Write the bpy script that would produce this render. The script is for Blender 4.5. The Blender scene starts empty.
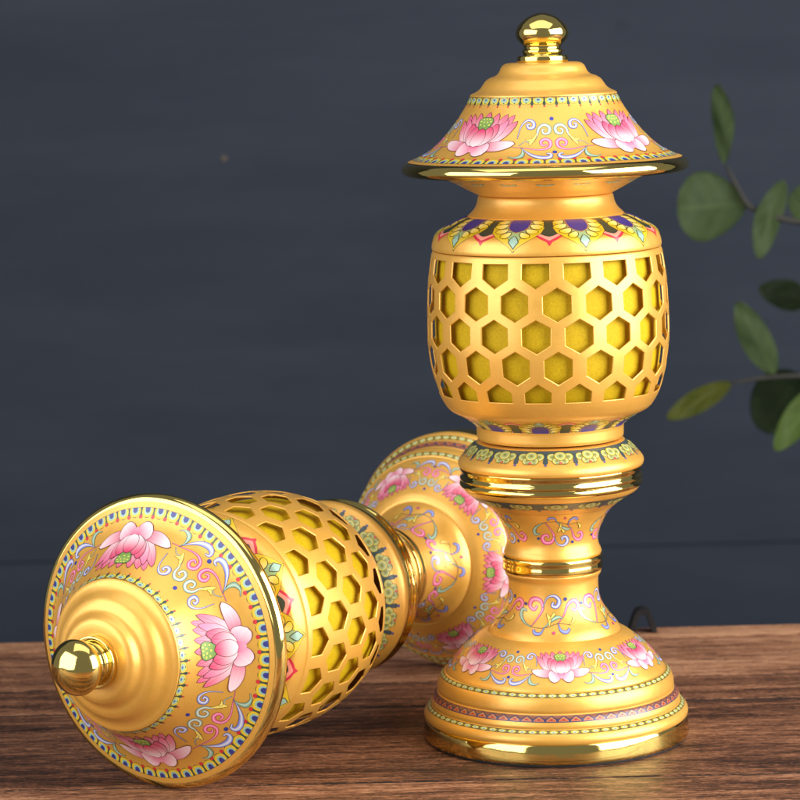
import bpy, bmesh, math, random
from mathutils import Vector, Matrix

random.seed(7)
scene = bpy.context.scene
COL = scene.collection

# ------------------------------------------------------------------ camera
cam_data = bpy.data.cameras.new('camera')
cam_data.lens = 129.36
cam_data.sensor_width = 36.0
cam_data.sensor_fit = 'HORIZONTAL'
cam_data.clip_start = 0.05
cam_data.clip_end = 60.0
cam_data.dof.use_dof = True
cam_data.dof.focus_distance = 1.36
cam_data.dof.aperture_fstop = 17.0
cam = bpy.data.objects.new('camera', cam_data)
COL.objects.link(cam)
cam.matrix_world = Matrix((
    (0.99963208, 0.02712374, 0.0, -0.07438947),
    (-0.00358466, 0.13211076, -0.99122848, -1.41775029),
    (-0.02688582, 0.99086379, 0.13215939, 0.36144967),
    (0, 0, 0, 1)))
scene.camera = cam

# ------------------------------------------------------------------ world and lamps (a dim studio)
world = bpy.data.worlds.new('World')
scene.world = world
world.use_nodes = True
bg = world.node_tree.nodes['Background']
bg.inputs['Color'].default_value = (0.90, 0.95, 1.0, 1)
bg.inputs['Strength'].default_value = 0.22


def softbox(name, loc, target, sx, sy, watts, color):
    d = bpy.data.lights.new(name, 'AREA')
    d.shape = 'RECTANGLE'
    d.size, d.size_y = sx, sy
    d.energy = watts
    d.color = color
    o = bpy.data.objects.new(name, d)
    COL.objects.link(o)
    o.location = loc
    o.rotation_euler = (Vector(target) - Vector(loc)).to_track_quat('-Z', 'Y').to_euler()
    return o


softbox('softbox_right', (1.05, -0.52, 0.57), (0.0, 0.05, 0.30), 1.45, 1.10, 46.0, (1.0, 0.98, 0.95))
softbox('softbox_left', (-1.08, -0.66, 0.57), (-0.05, 0.05, 0.30), 1.45, 1.10, 19.0, (1.0, 0.98, 0.95))
softbox('softbox_overhead', (-0.1, -0.25, 1.30), (-0.05, 0.1, 0.1), 1.3, 0.8, 5.0, (1.0, 0.97, 0.93))

scene.view_settings.view_transform = 'Standard'
scene.view_settings.look = 'None'
scene.view_settings.exposure = 0.0
scene.view_settings.gamma = 1.0
scene.view_settings.use_curve_mapping = False


# ------------------------------------------------------------------ helpers
def lin(c):
    c /= 255.0
    return c / 12.92 if c <= 0.04045 else ((c + 0.055) / 1.055) ** 2.4


def C(r, g, b):
    return (lin(r), lin(g), lin(b))


def mix(a, b, t):
    return tuple(a[i] + (b[i] - a[i]) * t for i in range(3))


def smooth01(t):
    t = max(0.0, min(1.0, t))
    return t * t * (3 - 2 * t)


def new_mat(name):
    m = bpy.data.materials.new(name)
    m.use_nodes = True
    nt = m.node_tree
    return m, nt, nt.nodes['Principled BSDF']


def link_mesh(name, me, parent=None):
    o = bpy.data.objects.new(name, me)
    COL.objects.link(o)
    if parent is not None:
        o.parent = parent
    return o


def tag(o, label=None, category=None, group=None, kind=None):
    if label: o['label'] = label
    if category: o['category'] = category
    if group: o['group'] = group
    if kind: o['kind'] = kind
    return o


# ------------------------------------------------------------------ materials
def node(nt, kind, **kw):
    n = nt.nodes.new(kind)
    for k, v in kw.items():
        setattr(n, k, v)
    return n


def ramp(nt, stops):
    n = nt.nodes.new('ShaderNodeValToRGB')
    e = n.color_ramp.elements
    while len(e) < len(stops):
        e.new(0.5)
    for i, (p, c) in enumerate(stops):
        e[i].position = p
        e[i].color = (c[0], c[1], c[2], 1)
    return n


def make_satin():
    m, nt, p = new_mat('satin_gold_enamel')
    L = nt.links.new
    tc = node(nt, 'ShaderNodeTexCoord')

    def noise(scale, detail, rough=0.5):
        n = node(nt, 'ShaderNodeTexNoise')
        n.inputs['Scale'].default_value = scale
        n.inputs['Detail'].default_value = detail
        n.inputs['Roughness'].default_value = rough
        L(tc.outputs['Object'], n.inputs['Vector'])
        return n

    big, mid, tiny = noise(24.0, 5.0, 0.6), noise(180.0, 4.0, 0.6), noise(3200.0, 2.0)
    r = ramp(nt, [(0.28, (0.80, 0.412, 0.060)), (0.72, (0.86, 0.470, 0.086))])
    L(big.outputs['Fac'], r.inputs['Fac'])
    fleck = ramp(nt, [(0.3, (0.90,) * 3), (0.7, (1.06,) * 3)])
    L(tiny.outputs['Fac'], fleck.inputs['Fac'])
    mx = node(nt, 'ShaderNodeMix', data_type='RGBA', blend_type='MULTIPLY')
    mx.inputs['Factor'].default_value = 1.0
    L(r.outputs['Color'], mx.inputs['A'])
    L(fleck.outputs['Color'], mx.inputs['B'])
    L(mx.outputs['Result'], p.inputs['Base Color'])
    rr = ramp(nt, [(0.3, (0.33,) * 3), (0.7, (0.43,) * 3)])
    L(mid.outputs['Fac'], rr.inputs['Fac'])
    L(rr.outputs['Color'], p.inputs['Roughness'])
    b = node(nt, 'ShaderNodeBump')
    b.inputs['Strength'].default_value = 0.10
    b.inputs['Distance'].default_value = 0.0003
    L(tiny.outputs['Fac'], b.inputs['Height'])
    b2 = node(nt, 'ShaderNodeBump')
    b2.inputs['Strength'].default_value = 0.05
    b2.inputs['Distance'].default_value = 0.002
    L(mid.outputs['Fac'], b2.inputs['Height'])
    L(b.outputs['Normal'], b2.inputs['Normal'])
    L(b2.outputs['Normal'], p.inputs['Normal'])
    p.inputs['Metallic'].default_value = 0.46
    p.inputs['Coat Weight'].default_value = 0.60
    p.inputs['Coat Roughness'].default_value = 0.32
    return m


def make_polished():
    m, nt, p = new_mat('polished_gold')
    tc = node(nt, 'ShaderNodeTexCoord')
    n1 = node(nt, 'ShaderNodeTexNoise')
    n1.inputs['Scale'].default_value = 60.0
    n1.inputs['Detail'].default_value = 3.0
    nt.links.new(tc.outputs['Object'], n1.inputs['Vector'])
    r = ramp(nt, [(0.35, (0.05,) * 3), (0.75, (0.11,) * 3)])
    nt.links.new(n1.outputs['Fac'], r.inputs['Fac'])
    nt.links.new(r.outputs['Color'], p.inputs['Roughness'])
    p.inputs['Base Color'].default_value = (0.87, 0.65, 0.19, 1)
    b = node(nt, 'ShaderNodeBump')
    b.inputs['Strength'].default_value = 0.03
    b.inputs['Distance'].default_value = 0.004
    nt.links.new(n1.outputs['Fac'], b.inputs['Height'])
    nt.links.new(b.outputs['Normal'], p.inputs['Normal'])
    p.inputs['Metallic'].default_value = 1.0
    return m


def make_paint():
    m, nt, p = new_mat('enamel_painting')
    a = node(nt, 'ShaderNodeAttribute')
    a.attribute_name = 'paint'
    nt.links.new(a.outputs['Color'], p.inputs['Base Color'])
    p.inputs['Metallic'].default_value = 0.12
    p.inputs['Roughness'].default_value = 0.34
    p.inputs['Coat Weight'].default_value = 0.45
    p.inputs['Coat Roughness'].default_value = 0.30
    return m


def make_liner():
    m, nt, p = new_mat('yellow_woven_liner')
    tc = node(nt, 'ShaderNodeTexCoord')
    sep = node(nt, 'ShaderNodeSeparateXYZ')
    nt.links.new(tc.outputs['Object'], sep.inputs[0])
    at = node(nt, 'ShaderNodeMath', operation='ARCTAN2')
    nt.links.new(sep.outputs['X'], at.inputs[0])
    nt.links.new(sep.outputs['Y'], at.inputs[1])
    ma = node(nt, 'ShaderNodeMath', operation='MULTIPLY')
    ma.inputs[1].default_value = 420.0
    nt.links.new(at.outputs[0], ma.inputs[0])
    mz = node(nt, 'ShaderNodeMath', operation='MULTIPLY')
    mz.inputs[1].default_value = 7800.0
    nt.links.new(sep.outputs['Z'], mz.inputs[0])
    s1 = node(nt, 'ShaderNodeMath', operation='SINE')
    s2 = node(nt, 'ShaderNodeMath', operation='SINE')
    nt.links.new(ma.outputs[0], s1.inputs[0])
    nt.links.new(mz.outputs[0], s2.inputs[0])
    mu = node(nt, 'ShaderNodeMath', operation='MULTIPLY')
    nt.links.new(s1.outputs[0], mu.inputs[0])
    nt.links.new(s2.outputs[0], mu.inputs[1])
    r = ramp(nt, [(0.20, (0.40, 0.255, 0.003)), (0.8, (0.70, 0.485, 0.009))])
    ad = node(nt, 'ShaderNodeMath', operation='MULTIPLY_ADD')
    ad.inputs[1].default_value = 0.5
    ad.inputs[2].default_value = 0.5
    nt.links.new(mu.outputs[0], ad.inputs[0])
    grain = node(nt, 'ShaderNodeTexNoise')
    grain.inputs['Scale'].default_value = 900.0
    grain.inputs['Detail'].default_value = 3.0
    nt.links.new(tc.outputs['Object'], grain.inputs['Vector'])
    gm = node(nt, 'ShaderNodeMix', data_type='FLOAT')
    gm.inputs[0].default_value = 0.55
    nt.links.new(ad.outputs[0], gm.inputs[2])
    nt.links.new(grain.outputs['Fac'], gm.inputs[3])
    nt.links.new(gm.outputs[0], r.inputs['Fac'])
    nt.links.new(r.outputs['Color'], p.inputs['Base Color'])
    b = node(nt, 'ShaderNodeBump')
    b.inputs['Strength'].default_value = 0.35
    b.inputs['Distance'].default_value = 0.0004
    nt.links.new(ad.outputs[0], b.inputs['Height'])
    nt.links.new(b.outputs['Normal'], p.inputs['Normal'])
    p.inputs['Metallic'].default_value = 0.15
    p.inputs['Roughness'].default_value = 0.55
    p.inputs['Specular IOR Level'].default_value = 0.2
    return m


def make_plain(name, col, rough, metal=0.0, nscale=80.0, var=0.35):
    m, nt, p = new_mat(name)
    tc = node(nt, 'ShaderNodeTexCoord')
    n1 = node(nt, 'ShaderNodeTexNoise')
    n1.inputs['Scale'].default_value = nscale
    n1.inputs['Detail'].default_value = 5.0
    nt.links.new(tc.outputs['Object'], n1.inputs['Vector'])
    r = ramp(nt, [(0.3, tuple(c * (1 - var) for c in col)), (0.7, tuple(c * (1 + var) for c in col))])
    nt.links.new(n1.outputs['Fac'], r.inputs['Fac'])
    nt.links.new(r.outputs['Color'], p.inputs['Base Color'])
    p.inputs['Roughness'].default_value = rough
    p.inputs['Metallic'].default_value = metal
    return m


def make_wood():
    m, nt, p = new_mat('brown_grained_wood')
    L = nt.links.new
    tc = node(nt, 'ShaderNodeTexCoord')
    tone = node(nt, 'ShaderNodeAttribute')
    tone.attribute_name = 'plank_tone'
    sh = node(nt, 'ShaderNodeVectorMath', operation='MULTIPLY_ADD')
    L(tone.outputs['Vector'], sh.inputs[0])
    sh.inputs[1].default_value = (7.0, 3.0, 5.0)
    L(tc.outputs['Object'], sh.inputs[2])

    def noise(sx, sy, scale, detail, rough=0.6, dist=0.0):
        mp = node(nt, 'ShaderNodeMapping')
        mp.inputs['Scale'].default_value = (sx, sy, sy)
        L(sh.outputs[0], mp.inputs['Vector'])
        n = node(nt, 'ShaderNodeTexNoise')
        n.inputs['Scale'].default_value = scale
        n.inputs['Detail'].default_value = detail
        n.inputs['Roughness'].default_value = rough
        n.inputs['Distortion'].default_value = dist
        L(mp.outputs[0], n.inputs['Vector'])
        return n

    broad = noise(2.2, 24.0, 1.0, 4.0, 0.6, 0.8)
    mid = noise(9.0, 120.0, 1.0, 6.0, 0.70, 0.6)
    fine = noise(95.0, 700.0, 1.0, 6.0, 0.75, 0.4)
    pore = noise(420.0, 2000.0, 1.0, 3.0, 0.7)
    crack = noise(13.0, 230.0, 1.0, 4.0, 0.62, 0.7)
    blotch = noise(9.0, 14.0, 1.0, 3.0, 0.5)

    def madd(a, k, c):
        n = node(nt, 'ShaderNodeMath', operation='MULTIPLY_ADD')
        L(a, n.inputs[0])
        n.inputs[1].default_value = k
        if isinstance(c, float):
            n.inputs[2].default_value = c
        else:
            L(c, n.inputs[2])
        return n.outputs[0]

    v = madd(broad.outputs['Fac'], 0.65, -1.515)
    v = madd(mid.outputs['Fac'], 0.85, v)
    v = madd(fine.outputs['Fac'], 1.25, v)
    v = madd(pore.outputs['Fac'], 0.95, v)
    v = madd(blotch.outputs['Fac'], 0.25, v)
    sepn = node(nt, 'ShaderNodeSeparateXYZ')
    L(tone.outputs['Vector'], sepn.inputs[0])
    v = madd(sepn.outputs['X'], 0.10, v)
    r = ramp(nt, [(0.24, C(44, 27, 19)), (0.40, C(98, 62, 43)), (0.55, C(142, 96, 68)), (0.80, C(194, 147, 112))])
    L(v, r.inputs['Fac'])
    ck = ramp(nt, [(0.33, (0.18, 0.15, 0.13)), (0.38, (1, 1, 1))])
    L(crack.outputs['Fac'], ck.inputs['Fac'])
    mx = node(nt, 'ShaderNodeMix', data_type='RGBA', blend_type='MULTIPLY')
    mx.inputs['Factor'].default_value = 0.9
    L(r.outputs['Color'], mx.inputs['A'])
    L(ck.outputs['Color'], mx.inputs['B'])
    L(mx.outputs['Result'], p.inputs['Base Color'])
    rr = ramp(nt, [(0.3, (0.60,) * 3), (0.7, (0.42,) * 3)])
    L(fine.outputs['Fac'], rr.inputs['Fac'])
    L(rr.outputs['Color'], p.inputs['Roughness'])
    hb = madd(mid.outputs['Fac'], 0.5, ck.outputs['Color'])
    hb = madd(fine.outputs['Fac'], 0.6, hb)
    hb = madd(pore.outputs['Fac'], 0.6, hb)
    p.inputs['Specular IOR Level'].default_value = 0.35
    b = node(nt, 'ShaderNodeBump')
    b.inputs['Strength'].default_value = 0.40
    b.inputs['Distance'].default_value = 0.0008
    L(hb, b.inputs['Height'])
    L(b.outputs['Normal'], p.inputs['Normal'])
    return m


def make_wall():
    m, nt, p = new_mat('slate_blue_painted_board')
    L = nt.links.new
    tc = node(nt, 'ShaderNodeTexCoord')
    mp = node(nt, 'ShaderNodeMapping')
    mp.inputs['Scale'].default_value = (3.0, 3.0, 14.0)
    L(tc.outputs['Object'], mp.inputs['Vector'])
    n1 = node(nt, 'ShaderNodeTexNoise')
    n1.inputs['Scale'].default_value = 1.3
    n1.inputs['Detail'].default_value = 7.0
    n1.inputs['Roughness'].default_value = 0.62
    L(mp.outputs[0], n1.inputs['Vector'])
    r = ramp(nt, [(0.25, (0.0125, 0.0170, 0.0280)), (0.5, (0.0165, 0.0215, 0.0335)), (0.8, (0.0230, 0.0285, 0.0415))])
    L(n1.outputs['Fac'], r.inputs['Fac'])
    n2 = node(nt, 'ShaderNodeTexNoise')
    n2.inputs['Scale'].default_value = 11.0
    n2.inputs['Detail'].default_value = 3.0
    L(tc.outputs['Object'], n2.inputs['Vector'])
    k = ramp(nt, [(0.24, (0.55, 0.55, 0.58)), (0.31, (1, 1, 1))])
    L(n2.outputs['Fac'], k.inputs['Fac'])
    mx = node(nt, 'ShaderNodeMix', data_type='RGBA', blend_type='MULTIPLY')
    mx.inputs['Factor'].default_value = 1.0
    L(r.outputs['Color'], mx.inputs['A'])
    L(k.outputs['Color'], mx.inputs['B'])
    L(mx.outputs['Result'], p.inputs['Base Color'])
    p.inputs['Roughness'].default_value = 0.7
    p.inputs['Specular IOR Level'].default_value = 0.2
    b = node(nt, 'ShaderNodeBump')
    b.inputs['Strength'].default_value = 0.25
    b.inputs['Distance'].default_value = 0.003
    L(n1.outputs['Fac'], b.inputs['Height'])
    L(b.outputs['Normal'], p.inputs['Normal'])
    return m


def make_leaf(name, c0, c1):
    m, nt, p = new_mat(name)
    L = nt.links.new
    tc = node(nt, 'ShaderNodeTexCoord')
    n1 = node(nt, 'ShaderNodeTexNoise')
    n1.inputs['Scale'].default_value = 45.0
    n1.inputs['Detail'].default_value = 5.0
    L(tc.outputs['Object'], n1.inputs['Vector'])
    r = ramp(nt, [(0.3, c0), (0.7, c1)])
    L(n1.outputs['Fac'], r.inputs['Fac'])
    vein = node(nt, 'ShaderNodeAttribute')
    vein.attribute_name = 'vein'
    mx = node(nt, 'ShaderNodeMix', data_type='RGBA', blend_type='MIX')
    L(vein.outputs['Fac'], mx.inputs['Factor'])
    L(r.outputs['Color'], mx.inputs['A'])
    mx.inputs['B'].default_value = (c1[0] * 1.2, c1[1] * 1.15, c1[2] * 1.2, 1)
    L(mx.outputs['Result'], p.inputs['Base Color'])
    p.inputs['Roughness'].default_value = 0.5
    p.inputs['Specular IOR Level'].default_value = 0.25
    tr = node(nt, 'ShaderNodeBsdfTranslucent')
    L(mx.outputs['Result'], tr.inputs['Color'])
    ms = node(nt, 'ShaderNodeMixShader')
    ms.inputs['Fac'].default_value = 0.35
    out = nt.nodes['Material Output']
    L(p.outputs['BSDF'], ms.inputs[1])
    L(tr.outputs['BSDF'], ms.inputs[2])
    L(ms.outputs['Shader'], out.inputs['Surface'])
    return m


SATIN, GOLD, PAINT, LINER = make_satin(), make_polished(), make_paint(), make_liner()
RUBBER = make_plain('black_rubber', (0.012, 0.012, 0.012), 0.6)
WOOD, WALL = make_wood(), make_wall()
GAP_SHADE = make_plain('painted_gap_shade', (0.010, 0.007, 0.005), 0.9, 0.0, 300.0, 0.5)  # near-black colour standing in for the shade inside the plank gaps
IRON = make_plain('dark_metal', (0.02, 0.019, 0.02), 0.5, 0.5)
NAIL = make_plain('rusty_nail', (0.066, 0.048, 0.032), 0.7, 0.2)

# ------------------------------------------------------------------ lamp profile: (radius, height) in mm, top to bottom; 'c' = hard corner
PROFILE = {
    'finial': [(0.000, 361.443), (2.444, 361.225), (4.889, 360.450), (7.921, 358.898), (11.152, 355.988), (12.720, 353.562), (13.114, 351.377), (12.432, 348.949), (10.965, 347.005), (9.400, 345.644), 'c', (9.107, 344.575), (9.304, 343.845), (10.088, 343.213), (10.089, 342.240), (9.453, 341.316), 'c', (9.796, 340.635), 'c', (12.148, 340.586), (12.540, 340.148), (12.542, 338.007), (12.347, 337.520), 'c', (10.779, 337.228)],
    'crown': [(8.819, 337.325), (16.169, 337.325), (18.424, 336.936), (20.092, 335.767), (21.026, 334.111), (21.764, 332.649), (23.287, 331.285), (25.985, 330.310), (28.048, 328.993), (29.426, 327.286), (31.002, 325.091), (33.116, 323.529), (35.081, 322.699), (35.917, 322.114), 'c', (36.116, 321.430), (36.709, 319.965), (37.896, 317.522), (40.958, 312.633), (45.453, 306.515), (50.740, 300.489), (56.074, 295.781), (61.010, 292.787), (67.423, 290.184)],
    'rim': [(66.440, 289.988), (67.917, 289.890), (69.794, 288.858), (70.891, 286.647), (70.412, 284.680), (68.697, 283.402), (66.482, 283.205), (64.756, 283.598)],
    'under': [(65.248, 283.598), (59.095, 283.107), (53.190, 282.221), (48.271, 280.991), (45.075, 279.515), (40.995, 277.300), (36.864, 275.084), (34.010, 273.606), (32.632, 273.015), 'c', (30.562, 272.965)],
    'neck': [(30.562, 272.916), 'c', (32.632, 272.818), (33.226, 272.275), (33.826, 269.564), (34.621, 267.444), (35.811, 265.668), (37.494, 263.990), (38.385, 263.200), 'c', (38.189, 262.706)],
    'shoulder': [(35.524, 262.904), (38.485, 262.657), (42.437, 261.521), (47.284, 259.052), (52.430, 256.334), (54.513, 254.603), (55.609, 252.625), (56.363, 250.151), (56.719, 248.172), (56.578, 246.884), 'c', (55.937, 246.488)],
    'shade': [(55.345, 246.290), 'c', (56.236, 246.092), (56.735, 245.201), (57.547, 241.237), (58.472, 234.789), (59.150, 228.333), (59.766, 215.399), (59.921, 205.429), (59.615, 197.939), (58.566, 189.938), (57.210, 183.429), (55.697, 177.915), (53.930, 173.399), (52.253, 170.386), (50.671, 168.126), (48.588, 166.367), (46.402, 165.362), (43.815, 164.758)],
    'bowl': [(46.103, 165.462), (44.117, 164.155), (41.931, 162.848), (40.043, 161.590), (38.305, 160.181), (37.014, 158.823)],
    'foot_collar': [(35.370, 159.024), 'c', (36.865, 158.772), (36.669, 157.816), (36.578, 155.298), (36.437, 152.780), (35.991, 151.973), 'c', (32.901, 151.772)],
    'bead': [(29.912, 151.066), (34.898, 150.965), (36.594, 150.461), (37.794, 149.655), (39.393, 148.646), (41.395, 146.730), (42.747, 145.216), (44.701, 143.198), (45.704, 141.936), (46.208, 140.673), (46.312, 139.663), (46.018, 138.451), 'c', (44.922, 137.946)],
    'bead_trim': [(43.924, 138.047), 'c', (45.522, 137.844), (45.526, 136.884), (45.033, 135.368), (45.088, 134.104), (45.693, 132.790), (45.447, 131.879), (45.099, 131.424), (45.401, 130.969), (45.855, 129.906), (45.610, 128.742), (44.764, 127.932), 'c', (43.465, 127.831)],
    'bead_under': [(42.965, 127.932), 'c', (44.465, 127.781), (43.968, 127.021), (42.725, 125.502), (39.834, 123.476), (37.790, 121.956), (35.296, 120.436), (33.001, 118.915), (31.354, 117.647), 'c', (30.505, 117.394)],
    'stem': [(31.005, 117.495), (29.908, 116.379), (28.711, 114.857), (26.618, 111.812), (24.974, 108.511), (23.829, 105.716), (23.134, 103.175), (22.789, 100.631), (22.892, 99.105), (23.397, 97.069), (24.102, 95.542), (24.507, 94.014), 'c', (23.807, 93.097)],
    'stem_ring': [(22.554, 93.250), 'c', (24.358, 93.097), (25.011, 92.588), (25.264, 91.467), (25.018, 89.428), (25.223, 87.389), (25.077, 85.858), (24.476, 85.144), 'c', (23.072, 84.940)],
    'column': [(22.571, 85.042), 'c', (23.775, 84.889), (24.077, 84.328), (23.828, 83.307), (22.828, 81.776), 'c', (22.579, 80.755), (22.485, 77.691), (22.643, 74.113), (23.152, 71.045), (24.264, 67.975), (25.929, 64.904), (27.694, 62.343), (29.459, 60.293), (31.426, 57.987), (32.689, 55.935), (33.297, 54.550), 'c', (33.448, 54.345)],
    'plinth': [(32.190, 54.448), (34.001, 54.345), (35.714, 53.627), (37.629, 52.600), (40.403, 50.547), (43.634, 47.979), (46.513, 45.411), (49.042, 42.840), (51.878, 39.240), (54.311, 36.153), (55.074, 34.814), 'c', (55.126, 34.505), (56.136, 33.990), (57.250, 33.063), (58.214, 31.775), (58.980, 29.972), (59.394, 27.910), (59.506, 25.848), (59.209, 24.816), 'c', (59.513, 24.506), (60.324, 23.784), (61.239, 22.494), (62.107, 20.688), (62.570, 19.139), (62.426, 17.899), 'c', (62.680, 17.590), (63.896, 16.815), (65.063, 15.781), (66.234, 13.973), (66.446, 12.422), (66.250, 11.388), 'c', (65.547, 10.767)],
    'plinth_trim': [(64.636, 11.078), 'c', (65.597, 10.871), (65.953, 10.354), (66.212, 9.319), (66.685, 6.215), (66.962, 2.279), (66.513, 1.347), 'c', (63.684, 1.140)],
    'pad': [(60.650, 1.243), 'c', (65.503, 1.192), (65.510, 0.052), 'c', (0.000, 0.000)],
    'liner': [(44.485, 243.714), 'c', (53.382, 243.714), (54.135, 241.237), (55.726, 220.378), (55.830, 200.437), (54.404, 187.936), (51.719, 177.915), (48.516, 171.391), (43.807, 166.870)],
}



# ------------------------------------------------------------------ lathe surface
def spline(points, step=0.55):
    runs, cur = [], []
    for q in points:
        if q == 'c':
            runs.append(cur)
            cur = [cur[-1]]
        else:
            cur.append(q)
    runs.append(cur)
    out = []
    for run in runs:
        if len(run) < 2:
            continue
        P = [Vector(q) for q in run]
        if len(P) == 2:
            seg = [(P[0], P[1])]
        pts = [P[0]]
        for i in range(len(P) - 1):
            a, b = P[i], P[i + 1]
            n = max(1, int(math.ceil((b - a).length / step)))
            if len(P) == 2:
                for k in range(1, n + 1):
                    pts.append(a.lerp(b, k / n))
                continue
            p0 = P[i - 1] if i > 0 else a + (a - b)
            p3 = P[i + 2] if i + 2 < len(P) else b + (b - a)
            # centripetal Catmull-Rom
            t0 = 0.0
            t1 = t0 + max(1e-4, (a - p0).length ** 0.5)
            t2 = t1 + max(1e-4, (b - a).length ** 0.5)
            t3 = t2 + max(1e-4, (p3 - b).length ** 0.5)
            for k in range(1, n + 1):
                t = t1 + (t2 - t1) * k / n
                A1 = p0 * ((t1 - t) / (t1 - t0)) + a * ((t - t0) / (t1 - t0))
                A2 = a * ((t2 - t) / (t2 - t1)) + b * ((t - t1) / (t2 - t1))
                A3 = b * ((t3 - t) / (t3 - t2)) + p3 * ((t - t2) / (t3 - t2))
                B1 = A1 * ((t2 - t) / (t2 - t0)) + A2 * ((t - t0) / (t2 - t0))
                B2 = A2 * ((t3 - t) / (t3 - t1)) + A3 * ((t - t1) / (t3 - t1))
                pts.append(B1 * ((t2 - t) / (t2 - t1)) + B2 * ((t - t1) / (t2 - t1)))
        out += pts if not out else pts[1:]
    return out


class Surf:
    """Surface of revolution, s = distance (mm) down the profile from its first point."""

    def __init__(self, key):
        self.p = spline(PROFILE[key])
        self.s = [0.0]
        for i in range(1, len(self.p)):
            self.s.append(self.s[-1] + (self.p[i] - self.p[i - 1]).length)
        self.len = self.s[-1]

    def at(self, s):
        s = max(0.0, min(self.len - 1e-6, s))
        lo, hi = 0, len(self.s) - 1
        while hi - lo > 1:
            m = (lo + hi) // 2
            if self.s[m] <= s: lo = m
            else: hi = m
        d = self.s[hi] - self.s[lo]
        t = (s - self.s[lo]) / d if d > 1e-9 else 0.0
        q = self.p[lo].lerp(self.p[hi], t)
        a = self.p[max(0, lo - 1)]
        b = self.p[min(len(self.p) - 1, hi + 1)]
        tg = (b - a)
        tg = tg.normalized() if tg.length > 1e-9 else Vector((0, -1))
        return q.x, q.y, -tg.y, tg.x

    def s_at_z(self, z):
        for i in range(len(self.p) - 1):
            z0, z1 = self.p[i].y, self.p[i + 1].y
            if (z0 - z) * (z1 - z) <= 0 and z0 != z1:
                return self.s[i] + (self.s[i + 1] - self.s[i]) * (z0 - z) / (z0 - z1)
        return 0.0

    def r_at_z(self, z):
        return self.at(self.s_at_z(z))[0]

    def point(self, s, phi, off):
        r, z, nr, nz = self.at(s)
        r += nr * off
        z += nz * off
        return (r * math.sin(phi) * 1e-3, -r * math.cos(phi) * 1e-3, z * 1e-3)


SEG = 256


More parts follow.
